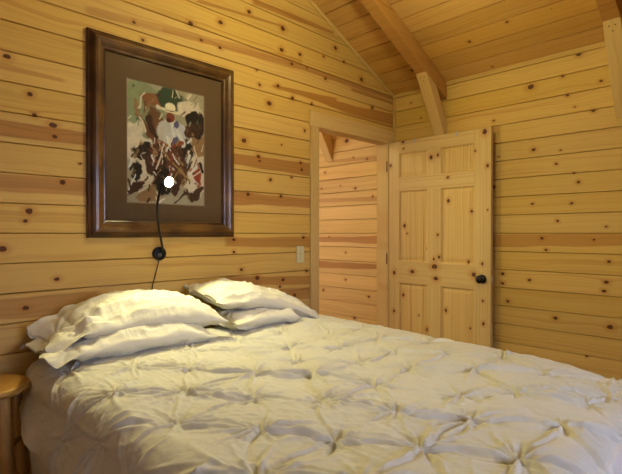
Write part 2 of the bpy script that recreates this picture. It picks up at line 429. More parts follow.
# rake trim on headboard wall, corner trim
def rake_trim(y0, y1, x0=0.0, x1=0.013, h=.030):
    bm = bmesh.new()
    def q(x): return [(x, y0, zc(y0)-h), (x, y1, zc(y1)-h), (x, y1, zc(y1)-.0005), (x, y0, zc(y0)-.0005)]
    prism(bm, q(x0), q(x1)); return bm
trim('trim_2', rake_trim(0, YR), M_trim_h)
bm = bmesh.new(); box(bm, 0.0, .018, -.018, 0, 2.135, 2.425); trim('trim_3', bm, M_trim_v)
# door casing (room side), head, jambs
bm = bmesh.new(); box(bm, 0.0, 0.016, DY0-.082, DY0, 0.0, DZ); trim('trim_4', bm, M_trim_v)
bm = bmesh.new(); box(bm, 0.0, 0.018, DY0-.09, 0, DZ, DZ+.108); trim('trim_5', bm, M_trim_h)
bm = bmesh.new(); box(bm, 0.0, 0.016, DY1, 0, 0.0, DZ); trim('trim_6', bm, M_trim_v)
bm = bmesh.new()
box(bm, -.092, 0.0, DY0-.011, DY0, 0, DZ+.011); box(bm, -.092, 0.0, DY1, DY1+.011, 0, DZ+.011); box(bm, -.092, 0.0, DY0, DY1, DZ, DZ+.011)
trim('trim_7', bm, M_trim_v, 0.0015)
bm = bmesh.new(); box(bm, -.108, -.091, DY0-.07, DY0-.005, 0, DZ+.07); box(bm, -.108, -.091, DY1+.005, DY1+.07, 0, DZ+.07); box(bm, -.108, -.091, DY0-.005, DY1+.005, DZ+.005, DZ+.07)
trim('trim_8', bm, M_trim_v)
bm = bmesh.new(); box(bm, 0.92, XE, -.014, 0, 0, .09); trim('baseboard_back', bm, M_trim_x)
bm = bmesh.new(); box(bm, 0, .014, YF, DY0-.09, 0, .09); trim('baseboard_left', bm, M_trim_h)

# windows (out of the picture, they carry the daylight)
glass = bpy.data.materials.new('window_glass'); glass.use_nodes = True
gb = glass.node_tree.nodes['Principled BSDF']; gb.inputs['Transmission Weight'].default_value = 1; gb.inputs['Roughness'].default_value = 0.0; gb.inputs['IOR'].default_value = 1.02
def window(name, fixed, u0, u1, axis, out):
    bm = bmesh.new(); w = .06
    def bx(a0, a1, z0, z1, d0, d1, mi=0):
        if axis == 'x': box(bm, min(fixed+d0, fixed+d1), max(fixed+d0, fixed+d1), a0, a1, z0, z1, mi)
        else: box(bm, a0, a1, min(fixed+d0, fixed+d1), max(fixed+d0, fixed+d1), z0, z1, mi)
    s = out
    for a0, a1, z0, z1 in ((u0, u0+w, WZ0, WZ1), (u1-w, u1, WZ0, WZ1), (u0+w, u1-w, WZ0, WZ0+w), (u0+w, u1-w, WZ1-w, WZ1), ((u0+u1)/2-.025, (u0+u1)/2+.025, WZ0+w, WZ1-w)):
        bx(a0, a1, z0, z1, -s*.012, s*.10)
    o = tag(from_bm(name, bm, M_trim_v, bevel=.003), kind='structure')
    bm = bmesh.new(); bx(u0+w, u1-w, WZ0+w, WZ1-w, s*.05, s*.054); from_bm('pane', bm, glass, o)
window('window_1', XE, WY0, WY1, 'x', 1); window('window_2', YF, VX0, VX1, 'y', -1); window('window_3', HX, -2.3, -1.0, 'x', -1)

# ------------------------------------------------------------------ rafters and knee braces
M_screw = simple('dark_screw_heads', (0.05, 0.03, 0.02), 0.6)
def rafter(xr, label, x_l=None):
    x0 = xr-.088; bm = bmesh.new()
    def q(x): return [(x, -.001, 2.318), (x, YR, 2.318-.47*YR-.001), (x, YR, zc(YR)-.001), (x, -.001, EZ-.002)]
    prism(bm, q(x0), q(xr))
    o = from_bm('rafter', bm, M_rafter, bevel=.003)
    return tag(o, label, 'beam', 'sloping rafters under the board ceiling')
def brace(xr, label):
    x0 = xr-.088; bm = bmesh.new(); dy, dz = .335, .535
    # front line from (y=-.335,z=2.5) to (0,1.965), parallel back line .089 behind
    L = math.hypot(dy, dz); ny, nz = dz/L*.089, dy/L*.089
    def rz(y): return 2.318-.47*y - .001
    # back line: through (-.335+ny, 2.5+nz)? -> meets wall at:
    sl = dz/dy
    yf, zf = -.335, 2.474
    # front top on rafter underside: solve z = 1.965 - sl*y  with rz(y)
    yf = (1.965-rz(0))/(sl-.47) ; zf = rz(yf)
    zb0 = 1.965 + math.hypot(1, sl)*.089
    yb = (zb0-rz(0))/(sl-.47)
    if yb > -.002: q2 = [(-.0005, 1.965), (yf, zf), (-.0005, rz(0))]
    else: q2 = [(-.0005, 1.965), (yf, zf), (yb, rz(yb)), (-.0005, zb0)]
    prism(bm, [(x0, y, z) for y, z in q2], [(xr, y, z) for y, z in q2])
    o = from_bm('knee_brace', bm, M_brace, bevel=.003)
    tag(o, label, 'brace', 'knee braces from wall to rafter')
    n = Vector((0, -dz, -dy)).normalized(); d = Vector((0, dy, -dz)).normalized()
    top = Vector((0, yf, zf))
    for a, s in ((.028, .035), (.060, .035), (.044, .065)):
        c = top + d*s + Vector((x0+a, 0, 0)) 
        b2 = bmesh.new(); lathe(b2, [(0, .0012), (.0038, .0012), (.0042, -.001), (0, -.001)], n, c, 12)
        from_bm('screw', b2, M_screw, o)
rafter(.503, 'dark reddish sloping rafter meeting the back wall above the open door')
brace(.503, 'pale knee brace with three screws rising from behind the top of the open door')
rafter(1.722, 'reddish sloping rafter at the top right corner of the photo')
brace(1.722, 'pale knee brace with screws on the back wall at the far right edge')
rafter(2.941, 'sloping rafter furthest from the picture, near the foot of the bed'); brace(2.941, 'knee brace furthest from the door, beyond the foot of the bed')
rafter(-.716, 'sloping rafter in the next room seen past the doorway')
brace(-.716, 'small knee brace seen through the top of the open doorway')

# ------------------------------------------------------------------ door
DX0, DX1, DYF, DTH, DTOP = 0.006, 0.900, -0.100, 0.034, 2.026
dk = [(484.8,131.6,.018),(487.5,165.8,.012),(390.6,165.8,.013),(431,157.3,.016),(437.9,155,.011),(403,141.8,.013),(403.5,148.6,.008),(448,177.3,.010),
 (475,151,.008),(448,200.8,.013),(471,211.3,.010),(404,225.8,.014),(406.6,233.5,.007),(437.5,235,.009),(438.9,257.2,.012),(434,259,.010),(434.6,266.5,.022),
 (482.3,264,.010),(467.8,262,.010),(426.3,248.5,.006),(394.3,272.6,.015),(412.3,271.7,.017),(435.9,278.5,.018),(473.9,274.7,.018),(402.8,295,.013),
 (394,311,.012),(418.4,315.4,.007),(426.4,329.7,.014),(445.4,310.5,.013),(483.4,323.8,.011),(469.7,328.5,.007),(482.8,301,.009),(487.5,210,.006)]
dkn = kn(dk, 1, DYF, 0, 2)
M_dv = pine('pine_door_upright', 2, 0, per_board=False, rknot=0, knots=[(b, a, r*1.0) for a, b, r in dkn], seed=83, light=(0.68,0.475,0.155), dark=(0.50,0.29,0.07), randband=0, gamp=.25, rough=.38)
M_dp = pine('pine_door_panels', 2, 0, per_board=False, rknot=0, knots=[(b, a, r*1.0) for a, b, r in dkn], seed=85, light=(0.66,0.455,0.145), dark=(0.42,0.23,0.05), randband=0, gamp=.3, rough=.42, streak=1.6)
M_dh = pine('pine_door_level', 0, 2, per_board=False, rknot=0, knots=dkn, seed=83, light=(0.68,0.475,0.155), dark=(0.50,0.29,0.07), randband=0, gamp=.5, rough=.38)
xs = [DX0, 0.120, 0.383, 0.506, 0.777, DX1]
zs = [0.012, 0.235, 0.853, 1.034, 1.614, 1.725, 1.926, DTOP]
bm = bmesh.new()
def slab(x0, x1, z0, z1, mi): box(bm, x0, x1, DYF, DYF+DTH, z0, z1, mi)
slab(xs[0], xs[1], zs[0], zs[7], 0); slab(xs[4], xs[5], zs[0], zs[7], 0)
for a, b in ((0, 1), (2, 3), (4, 5), (6, 7)): slab(xs[1], xs[4], zs[a], zs[b], 1)
for a, b in ((1, 2), (3, 4), (5, 6)): slab(xs[2], xs[3], zs[a], zs[b], 0)
door = tag(from_bm('door_1', bm, [M_dv, M_dh], bevel=.0018), kind='structure')
tag(door, 'open six-panel knotty pine door with a black knob')
k = 0
for a, b in ((1, 2), (3, 4), (5, 6)):
    for c, d in ((1, 2), (3, 4)):
        bm = bmesh.new(); x0, x1, z0, z1 = xs[c], xs[d], zs[a], zs[b]
        # ovolo sticking, recessed margin, raised field
        loops = [(0, 0.0015), (.006, .007), (.010, .013), (.015, .0135), (.036, .0075), (.038, .0065)]
        for side in (0, 1):
            rings = []
            for off, dep in loops:
                y = DYF+dep if side == 0 else DYF+DTH-dep
                rings.append([bm.verts.new(p) for p in ((x0+off, y, z0+off), (x1-off, y, z0+off), (x1-off, y, z1-off), (x0+off, y, z1-off))])
            for r0, r1 in zip(rings, rings[1:]):
                for i in range(4): bm.faces.new((r0[i], r0[(i+1) % 4], r1[(i+1) % 4], r1[i]))
            bm.faces.new(rings[-1])
        from_bm('door_panel', bm, M_dp, door)
M_black = simple('black_metal', (0.012, 0.011, 0.012), 0.32, 0.6)
M_bronze = simple('bronze_hinge', (0.10, 0.05, 0.02), 0.4, 0.8)
M_brass = simple('latch_metal', (0.7, 0.68, 0.6), 0.3, 1.0)
kx, kz = 0.838, 0.934
bm = bmesh.new(); lathe(bm, [(0, 0), (.033, 0), (.033, .004), (.029, .008), (.014, .010), (.011, .020), (.013, .027), (.022, .032), (.028, .040), (.029, .048), (.025, .056), (.014, .061), (0, .062)], (0,-1,0), (kx, DYF, kz), 40)
from_bm('door_knob', bm, M_black, door, smooth=True)
bm = bmesh.new(); lathe(bm, [(0, 0), (.033, 0), (.033, .004), (.028, .008), (.012, .010), (.011, .018), (.024, .026), (.028, .036), (.022, .046), (0, .049)], (0,1,0), (kx, DYF+DTH, kz), 32)
from_bm('door_knob', bm, M_black, door, smooth=True)
bm = bmesh.new(); box(bm, DX1-.001, DX1+.0015, DYF+.006, DYF+DTH-.006, kz-.028, kz+.028); prism(bm, [(DX1, DYF+.011, kz-.008), (DX1+.012, DYF+.016, kz-.008), (DX1, DYF+.024, kz-.008)], [(DX1, DYF+.011, kz+.008), (DX1+.012, DYF+.016, kz+.008), (DX1, DYF+.024, kz+.008)])
from_bm('latch', bm, M_brass, door)
for z in (1.83, 1.05, .25):
    bm = bmesh.new(); lathe(bm, [(0, -.045), (.006, -.045), (.006, .045), (0, .045)], (0,0,1), (0.003, DYF-.005, z), 14)
    box(bm, -.0005, .0012+.003, DYF-.012, DYF-.0005, z-.044, z+.044)
    from_bm('hinge', bm, M_bronze, door)
# over-door straps
M_strap = simple('grey_metal_strap', (0.55, 0.54, 0.52), 0.35, 0.7)
for i, (x, lab) in enumerate(((.271, 'small grey metal hook strap over the door top, nearer the hinges'), (.637, 'small grey metal hook strap over the door top, nearer the knob side'))):
    bm = bmesh.new(); w = .009
    box(bm, x-w, x+w, DYF-.0022, DYF-.0006, DTOP-.030, DTOP+.0022); box(bm, x-w, x+w, DYF-.0022, DYF+DTH+.0022, DTOP+.0006, DTOP+.0024); box(bm, x-w, x+w, DYF+DTH+.0006, DYF+DTH+.0022, DTOP-.10, DTOP+.0022)
    box(bm, x-w, x+w, DYF+DTH+.0022, DYF+DTH+.028, DTOP-.102, DTOP-.10)
    tag(from_bm('door_hook', bm, M_strap), lab, 'hook', 'hook straps over the door')

# ------------------------------------------------------------------ framed picture
FY0, FY1, FZ0, FZ1 = -2.535, -1.690, 1.243, 2.246
pic = thing('framed_picture', 'large dark-framed painting of a rider in a wide hat hung above the bed', 'picture', (0, (FY0+FY1)/2, FZ0))
pic_loc = Vector(pic.location)
def rect_loop(bm, prof, y0, y1, z0, z1, closed_back=True):
    rings = []
    for ins, x in prof:
        rings.append([bm.verts.new(p) for p in ((x, y0+ins, z0+ins), (x, y1-ins, z0+ins), (x, y1-ins, z1-ins), (x, y0+ins, z1-ins))])
    for r0, r1 in zip(rings, rings[1:]):
        for i in range(4): bm.faces.new((r0[i], r0[(i+1) % 4], r1[(i+1) % 4], r1[i]))
    return rings
# frame material
mf = bpy.data.materials.new('frame_mahogany'); mf.use_nodes = True
t = NT(mf.node_tree); b = mf.node_tree.nodes['Principled BSDF']
tc = t.n('ShaderNodeTexCoord').outputs['Object']
n1 = t.noise(tc, 7, 4); n2 = t.noise(tc, 90, 2)
col = t.mix(t.step(n1, .35, .7), c4((.040, .016, .006)), c4((.12, .048, .012)))
col = t.mix(t.m('MULTIPLY', n2, .4), col, c4((.02, .009, .005)))
t.put(b.inputs['Base Color'], col); b.inputs['Roughness'].default_value = .34; b.inputs['Coat Weight'].default_value = .25; b.inputs['Coat Roughness'].default_value = .15; b.inputs['Specular IOR Level'].default_value = .3
mf2 = mf.copy(); mf2.name = 'frame_golden_brown'
for nd in mf2.node_tree.nodes:
    if nd.type == 'MIX' and not nd.inputs[6].is_linked: nd.inputs[6].default_value = c4((.09, .040, .010)); nd.inputs[7].default_value = c4((.20, .095, .022))
bm = bmesh.new()
prof = [(0, .001), (0, .018), (.003, .022), (.010, .024), (.014, .028), (.020, .037), (.030, .045), (.042, .047), (.055, .043), (.064, .034), (.068, .027), (.074, .025), (.080, .026), (.084, .024), (.086, .018), (.086, .001)]
rect_loop(bm, prof, FY0-pic_loc.y, FY1-pic_loc.y, 0, FZ1-FZ0)
fr = from_bm('frame', bm, [mf, mf2], pic, smooth=False)
for p in fr.data.polygons:
    p.use_smooth = False
    if 6*4 <= p.index < 11*4: p.material_index = 1
# mat board
M_mat = simple('brown_mat_board', (0.135, 0.074, 0.024), 0.8, nscale=300, noise_amt=.05)
M_fillet = simple('mat_bevel', (0.30, 0.19, 0.10), 0.6)
AY0, AY1, AZ0, AZ1 = -2.343, -1.888, 1.420, 2.056
bm = bmesh.new()
def ring_flat(bm, o, i, x, mi):
    a = [bm.verts.new((x, y-pic_loc.y, z-FZ0)) for y, z in ((o[0], o[2]), (o[1], o[2]), (o[1], o[3]), (o[0], o[3]))]
    c = [bm.verts.new((x if not isinstance(x, tuple) else x, y-pic_loc.y, z-FZ0)) for y, z in ((i[0], i[2]), (i[1], i[2]), (i[1], i[3]), (i[0], i[3]))]
    for k in range(4): bm.faces.new((a[k], a[(k+1) % 4], c[(k+1) % 4], c[k])).material_index = mi
    return a, c
ins = .0855
_, c = ring_flat(bm, (FY0+ins, FY1-ins, FZ0+ins, FZ1-ins), (AY0, AY1, AZ0, AZ1), .012, 0)
d = [bm.verts.new((.0085, y-pic_loc.y, z-FZ0)) for y, z in ((AY0+.005, AZ0+.005), (AY1-.005, AZ0+.005), (AY1-.005, AZ1-.005), (AY0+.005, AZ1-.005))]
for k in range(4): bm.faces.new((c[k], c[(k+1) % 4], d[(k+1) % 4], d[k])).material_index = 1
from_bm('mat_board', bm, [M_mat, M_fillet], pic)
# the painting: strokes laid on a grid of the paper (u 0..1 left-right, v 0..1 bottom-top)
GW, GH = 150, 208
uu, vv = np.meshgrid((np.arange(GW)+.5)/GW, (np.arange(GH)+.5)/GH)
rng = np.random.RandomState(5)
def lat(s1, s2, seed):
    r = np.random.RandomState(seed).rand(s2+3, s1+3)
    x = uu*s1; y = vv*s2; xi = x.astype(int); yi = y.astype(int); fx = x-xi; fy = y-yi
    fx = fx*fx*(3-2*fx); fy = fy*fy*(3-2*fy)
    return (r[yi, xi]*(1-fx)+r[yi, xi+1]*fx)*(1-fy)+(r[yi+1, xi]*(1-fx)+r[yi+1, xi+1]*fx)*fy
def fbm(s1, s2, seed): return .5*lat(s1, s2, seed)+.28*lat(s1*2, s2*2, seed+1)+.15*lat(s1*4, s2*4, seed+2)+.07*lat(s1*9, s2*9, seed+3)
art = np.zeros((GH, GW, 3)); art[:] = (.40, .36, .25)
warp = (fbm(6, 9, 1)-.5)*.20; warp2 = (fbm(6, 9, 9)-.5)*.20
def blend(mask, c):
    global art
    mask = np.clip(mask, 0, 1)[..., None]; art = art*(1-mask)+np.array(c)*mask
def blob(cu, cv, ru, rv, c, ang=0, s=1.0, edge=.14, rough_=1.0):
    du = uu-cu+warp*rough_; dv = (vv-cv+warp2*rough_)
    ca_, sa_ = math.cos(ang), math.sin(ang)
    x = (du*ca_+dv*1.38*sa_)/ru; y = (-du*sa_+dv*1.38*ca_)/rv
    blend((1+edge-np.sqrt(x*x+y*y))/edge*s, c)
def stroke(u0, v0, u1, v1, w, c, s=1.0):
    du, dv = u1-u0, (v1-v0)*1.38; L2 = du*du+dv*dv
    px, py = uu+warp*.35-u0, (vv+warp2*.35-v0)*1.38
    tt = np.clip((px*du+py*dv)/L2, 0, 1)
    d = np.hypot(px-tt*du, py-tt*dv)
    blend((1.35-d/w)/.5*s, c)
CR, TAN, BR, DK, GR, RD, WH, BL = (.62,.55,.42), (.34,.22,.11), (.10,.045,.025), (.028,.018,.015), (.12,.17,.10), (.32,.07,.035), (.62,.60,.52), (.16,.15,.24)
blob(.18,.78,.32,.30,(.30,.33,.20),.3,.8); blob(.36,.86,.17,.09,(.30,.15,.07),.4,.8); blob(.52,.90,.17,.13,(.075,.11,.06),0,.95); blob(.64,.87,.12,.12,(.07,.10,.06),.4,.8)
blob(.82,.82,.18,.13,CR,0,.8); blob(.10,.45,.18,.22,CR,0,.9); blob(.25,.25,.22,.12,CR,.5,.85); blob(.86,.28,.20,.26,CR,.2,.8); blob(.92,.55,.12,.15,TAN,0,.8)
blob(.90,.72,.12,.16,DK,-.5,.9); blob(.82,.65,.12,.06,BR,.5,.9); blob(.36,.70,.14,.07,(.22,.12,.06),-.6,.8); blob(.17,.43,.09,.12,DK,-.5,.85); blob(.28,.37,.10,.10,BR,.5,.8)
blob(.10,.12,.14,.05,BR,.9,.8); blob(.30,.10,.2,.05,TAN,.6,.8); blob(.08,.25,.06,.10,DK,0,.6); blob(.75,.45,.09,.16,DK,.2,.8); blob(.86,.12,.16,.07,BR,.8,.85); blob(.9,.30,.07,.12,RD,.3,.5)
for k in range(26):
    u0 = rng.rand(); v0 = rng.rand()*.5; a = rng.choice([.9, 1.2, 2.0, .6])
    L = .06+.14*rng.rand(); cc = [BR, TAN, CR, DK, WH, RD][rng.randint(6)]
    stroke(u0, v0, u0+L*math.cos(a), v0+L*math.sin(a)/1.2, .008+.014*rng.rand(), cc, .75)
for k in range(90):
    u0 = rng.rand(); v0 = rng.rand()*.95; a = rng.choice([.7, 1.0, 1.3, 2.1]); L = .02+.07*rng.rand()
    lowc = [BR, TAN, DK, CR, (.22,.15,.08), WH]; upc = [(.30,.30,.20), TAN, CR, GR, (.20,.12,.07), BR]
    cc = (lowc if v0 < .55 else upc)[rng.randint(6)]
    if .40 < u0 < .68 and .5 < v0 < .88: continue
    stroke(u0, v0, u0+L*math.cos(a), v0+L*math.sin(a)/1.2, .003+.012*rng.rand(), cc, .55)
# horse and rider
blob(.50,.36,.26,.24,BR,.1,.9); blob(.42,.46,.16,.14,(.07,.03,.02),-.3,.9); blob(.60,.30,.16,.20,(.16,.07,.035),.2,.85); blob(.45,.22,.10,.16,DK,.0,.8); blob(.62,.16,.07,.14,BR,0,.85)
stroke(.36,.48,.26,.70,.045,BR,.9); stroke(.33,.52,.12,.72,.022,(.20,.09,.045),.95); stroke(.12,.72,.10,.82,.02,TAN,.95); stroke(.14,.70,.22,.60,.013,CR,.8)
stroke(.12,.80,.22,.90,.008,CR,.7); stroke(.16,.72,.32,.86,.008,TAN,.9)
blob(.53,.62,.15,.12,WH,.0,.95,.3,.5); blob(.44,.63,.07,.09,(.50,.48,.42),.4,.9); blob(.63,.60,.07,.11,(.52,.50,.50),-.4,.9); blob(.57,.54,.10,.05,BL,.2,.5); blob(.60,.66,.03,.05,BL,0,.5)
stroke(.62,.62,.70,.52,.028,WH,.95); stroke(.68,.53,.58,.51,.020,(.30,.10,.05),.9); stroke(.42,.64,.38,.54,.026,(.5,.46,.36),.9); stroke(.38,.54,.48,.51,.02,(.25,.09,.05),.9)
blob(.535,.745,.050,.052,(.27,.085,.04),0,1,.2,.1); blob(.515,.715,.032,.028,(.16,.03,.02),0,.9,.3,.3)
blob(.535,.80,.13,.020,(.66,.60,.42),-.12,1,.2,.1); blob(.535,.835,.062,.050,(.72,.66,.48),-.1,1,.2,.1); stroke(.485,.803,.585,.797,.006,(.18,.08,.04),.9)
blob(.39,.78,.04,.03,CR,.3,.6)
for k in range(75):
    u0 = .3+.45*rng.rand(); v0 = .12+.42*rng.rand(); a = rng.choice([1.0, 1.4, 1.9, 2.3, 2.7])
    L = .03+.09*rng.rand(); cc = [CR, TAN, DK, (.24,.07,.04), WH, (.34,.24,.11), (.20,.09,.06)][rng.randint(7)]
    stroke(u0, v0, u0+L*math.cos(a), v0+L*math.sin(a)/1.2, .004+.009*rng.rand(), cc, .8)
stroke(.40,.47,.80,.22,.010,(.36,.26,.10),.9); stroke(.45,.52,.36,.30,.009,CR,.9); stroke(.50,.5,.64,.36,.008,WH,.8); stroke(.56,.46,.52,.24,.012,(.26,.07,.05),.9)
art = np.clip(art, 0, 1)**1.35*1.30
art *= (.80+.28*1.4*fbm(14, 22, 40))[..., None]
me = bpy.data.meshes.new('painting')
ys = np.linspace(AY0+.002, AY1-.002, GW+1)-pic_loc.y; zs_ = np.linspace(AZ0+.002, AZ1-.002, GH+1)-FZ0
yy, zz = np.meshgrid(ys, zs_); V = np.stack([np.full_like(yy, .0075), yy, zz], -1).reshape(-1, 3)
ii, jj = np.meshgrid(np.arange(GW), np.arange(GH)); a = jj*(GW+1)+ii
F = np.stack([a, a+1, a+GW+2, a+GW+1], -1).reshape(-1, 4)
me.from_pydata(V.tolist(), [], F.tolist())
ca_ = me.color_attributes.new('paint', 'FLOAT_COLOR', 'CORNER')
cc = np.repeat(np.concatenate([art.reshape(-1, 3), np.ones((GW*GH, 1))], 1), 4, 0)
ca_.data.foreach_set('color', cc.ravel().astype(np.float32))
mp = bpy.data.materials.new('painted_paper'); mp.use_nodes = True
t = NT(mp.node_tree); b = mp.node_tree.nodes['Principled BSDF']
at = t.n('ShaderNodeVertexColor'); at.layer_name = 'paint'; t.put(b.inputs['Base Color'], at.outputs['Color']); b.inputs['Roughness'].default_value = .85
o = link('painting', me, mp, pic); o['label'] = 'loose painting of a rider in a pale wide hat and white shirt on a brown horse'
# glazing: thin clear sheet
mg = bpy.data.materials.new('picture_glass'); mg.use_nodes = True
nt = mg.node_tree; t = NT(nt); nt.nodes.remove(nt.nodes['Principled BSDF']); out = nt.nodes['Material Output']
tr = t.n('ShaderNodeBsdfTransparent'); gl = t.n('ShaderNodeBsdfGlossy'); gl.inputs['Roughness'].default_value = .06
fz = t.n('ShaderNodeFresnel'); fz.inputs['IOR'].default_value = 1.25
mx = t.n('ShaderNodeMixShader'); t.put(mx.inputs[0], fz.outputs[0]); t.put(mx.inputs[1], tr.outputs[0]); t.put(mx.inputs[2], gl.outputs[0]); t.put(out.inputs[0], mx.outputs[0])
bm = bmesh.new(); box(bm, .0145, .0165, FY0+ins-pic_loc.y, FY1-ins-pic_loc.y, ins, FZ1-FZ0-ins); from_bm('glazing', bm, mg, pic)

# ------------------------------------------------------------------ wall reading lamp
LB = Vector((0, -2.168, 1.157)); 
lamp = thing('reading_lamp', 'lit gooseneck reading lamp with black round base below the painting', 'lamp', LB)
bm = bmesh.new(); lathe(bm, [(0, 0), (.036, 0), (.037, .004), (.037, .017), (.034, .021), (.010, .022), (0, .022)], (1,0,0), (0,0,0), 40)
from_bm('wall_base', bm, M_black, lamp, smooth=False, bevel=.001)
bm = bmesh.new(); lathe(bm, [(0, .022), (.010, .022), (.010, .028), (.007, .031), (0, .031)], (1,0,0), (0, -.004, -.006), 20); from_bm('switch', bm, simple('grey_switch', (.10,.10,.10), .4), lamp)
HP = Vector(on(169, 182, 0, .215)) - LB
cdir = (Vector(CP) - (LB+HP)).normalized(); hd = (cdir + Vector((0.10, 0.52, -.12))).normalized()
neck_end = HP - hd*.055
pa = on(158.5, 225, 0, .075); pb = on(157.5, 203, 0, .13)
path = smooth_path([(.020, 0, .008), (.045, 0.0, .03), tuple(Vector(pa)-LB), tuple(Vector(pb)-LB), tuple(neck_end)], 12)
bm = bmesh.new(); tube(bm, path, [.0058 + (.0004 if i % 2 else 0) for i in range(len(path))], 12); from_bm('gooseneck', bm, M_black, lamp, smooth=True)
bm = bmesh.new(); lathe(bm, [(0, -.060), (.010, -.060), (.014, -.052), (.018, -.035), (.026, -.010), (.028, .0), (.028, .004), (.0258, .004), (.0253, -.004), (0, -.005)], hd, HP, 40); from_bm('lamp_head', bm, M_black, lamp, smooth=False)
M_led = simple('lit_lens', (1, .95, .8), .5, emit=(1.0, .86, .52), es=30, noise_amt=0)
bm = bmesh.new(); lathe(bm, [(0, -.0035), (.0248, -.0035), (.0248, -.0010), (.018, .0010), (0, .0016)], hd, HP, 40); from_bm('lens', bm, M_led, lamp, smooth=True)
pc = [(0.012, -.003, -.032), (.006, -.008, -.07), tuple(Vector(on(155, 276, 0, .006))-LB), tuple(Vector(on(152, 290, 0, .006))-LB), tuple(Vector((.006, -2.215, .80))-LB)]
bm = bmesh.new(); tube(bm, smooth_path(pc, 8), .0026, 8); from_bm('cord', bm, M_black, lamp, smooth=True)

# light switch
sw = thing('light_switch', 'almond light switch plate beside the doorway casing', 'switch', (0, -1.1205, 1.117))
M_alm = simple('almond_plastic', (0.60, 0.56, 0.33), 0.35, noise_amt=.02)
bm = bmesh.new(); box(bm, 0.0002, .006, -.036, .036, -.058, .058); from_bm('plate', bm, M_alm, sw, bevel=.0025)
bm = bmesh.new(); box(bm, .0055, .0078, -.006, .006, -.013, .013); prism(bm, [(.0075, -.004, -.002), (.0075, -.004, .011), (.017, -.004, .011), (.015, -.004, .005)], [(.0075, .004, -.002), (.0075, .004, .011), (.017, .004, .011), (.015, .004, .005)])
from_bm('toggle', bm, M_alm, sw, bevel=.0005)
for z in (-.030, .030):
    bm = bmesh.new(); lathe(bm, [(0, .0064), (.003, .0062), (.0034, .0058), (0, .0058)], (1,0,0), (0,0,z), 12); from_bm('screw', bm, simple('plate_screw', (.5,.45,.3), .3, .5), sw)

# ------------------------------------------------------------------ stool
st = thing('wooden_stool', 'round wooden stool beside the head of the bed', 'stool', (.205, -2.965, 0))
M_seat = pine('stool_seat_wood', 0, 1, per_board=False, rknot=.05, seed=91, light=(.46,.25,.05), dark=(.34,.16,.03), coat=.4, rough=.3, randband=.1)
M_leg = pine('stool_leg_wood', 2, 0, per_board=False, rknot=.03, seed=97, light=(.44,.26,.07), dark=(.32,.16,.04), coat=.3, randband=0)
SH = .685; st.rotation_euler = (0, 0, R(-28))
bm = bmesh.new(); lathe(bm, [(0, SH-.032), (.125, SH-.032), (.136, SH-.027), (.141, SH-.016), (.139, SH-.006), (.130, SH), (0, SH+.0005)], (0,0,1), (0,0,0), 56); from_bm('seat', bm, M_seat, st, smooth=False, bevel=0)
for sx in (-1, 1):
    for sy in (-1, 1):
        bm = bmesh.new(); tp = Vector((sx*.072, sy*.072, SH-.03)); bt = Vector((sx*.105, sy*.105, 0.0))
        tube(bm, [tp.lerp(bt, k/12) for k in range(13)], [.0195+.002*math.sin(k/12*math.pi) for k in range(13)], 16); from_bm('leg', bm, M_leg, st, smooth=True)
def lp(sx, sy, z):
    f = (SH-.03-z)/(SH-.03); return Vector((sx*(.072+.033*f), sy*(.072+.033*f), z))
for a, b_, z in (((-1,-1), (1,-1), .44), ((-1,1), (1,1), .44), ((-1,-1), (-1,1), .36), ((1,-1), (1,1), .36), ((-1,-1), (1,-1), .18), ((-1,1), (1,1), .18)):
    bm = bmesh.new(); tube(bm, [lp(*a, z), lp(*b_, z)], .0095, 12); from_bm('rung', bm, M_leg, st, smooth=True)

# ------------------------------------------------------------------ bed
def cotton(name, col, bump=.25, nsc=34, rough=.9, sheen=.25):
    m = bpy.data.materials.new(name); m.use_nodes = True
    t = NT(m.node_tree); b = m.node_tree.nodes['Principled BSDF']
    tc = t.n('ShaderNodeTexCoord').outputs['Object']
    n1 = t.noise(tc, 3.0, 3); t.put(b.inputs['Base Color'], t.mix(n1, c4(col), c4(tuple(q*.93 for q in col))))
    b.inputs['Roughness'].default_value = rough; b.inputs['Sheen Weight'].default_value = sheen; b.inputs['Specular IOR Level'].default_value = .25
    w = t.v('ADD', tc, t.v('MULTIPLY', t.comb(n1, t.noise(tc, 5.0, 2), t.noise(tc, 7.0, 2)), (.25, .25, .25)))
    a_ = t.m('ABSOLUTE', t.m('SUBTRACT', t.noise(w, nsc, 3, .6), .5))
    fine = t.noise(tc, 400, 2)
    bp = t.n('ShaderNodeBump'); bp.inputs['Strength'].default_value = bump; bp.inputs['Distance'].default_value = .006
    t.put(bp.inputs['Height'], t.m('ADD', a_, t.m('MULTIPLY', fine, .04))); t.put(b.inputs['Normal'], bp.outputs[0])
    return m
M_comf = cotton('ivory_cotton', (.58, .56, .475), .35, 26)
M_case = cotton('pillow_cotton', (.70, .67, .57), .6, 22)
M_sheet = cotton('sheet_cotton', (.66, .62, .53), .3, 20)
M_matt = cotton('mattress_ticking', (.55, .50, .40), .15, 60)
M_bedw = pine('bed_frame_wood', 0, 2, per_board=False, rknot=.05, seed=101, light=(.10,.05,.02), dark=(.06,.03,.01))
BX0, BX1, BY0, BY1 = .06, 2.06, -2.765, -1.215
bed = thing('bed', 'dark wooden bed frame under the mattress', 'bed', (BX0, (BY0+BY1)/2, 0))
bl = Vector(bed.location)
def bb(nm, x0, x1, y0, y1, z0, z1, mat=M_bedw, bev=.006):
    bm = bmesh.new(); box(bm, x0-bl.x, x1-bl.x, y0-bl.y, y1-bl.y, z0, z1); return from_bm(nm, bm, mat, bed, bevel=bev)
bb('side_rail', BX0+.06, BX1-.06, BY0+.01, BY0+.04, .15, .24); bb('side_rail', BX0+.06, BX1-.06, BY1-.04, BY1-.01, .15, .24)
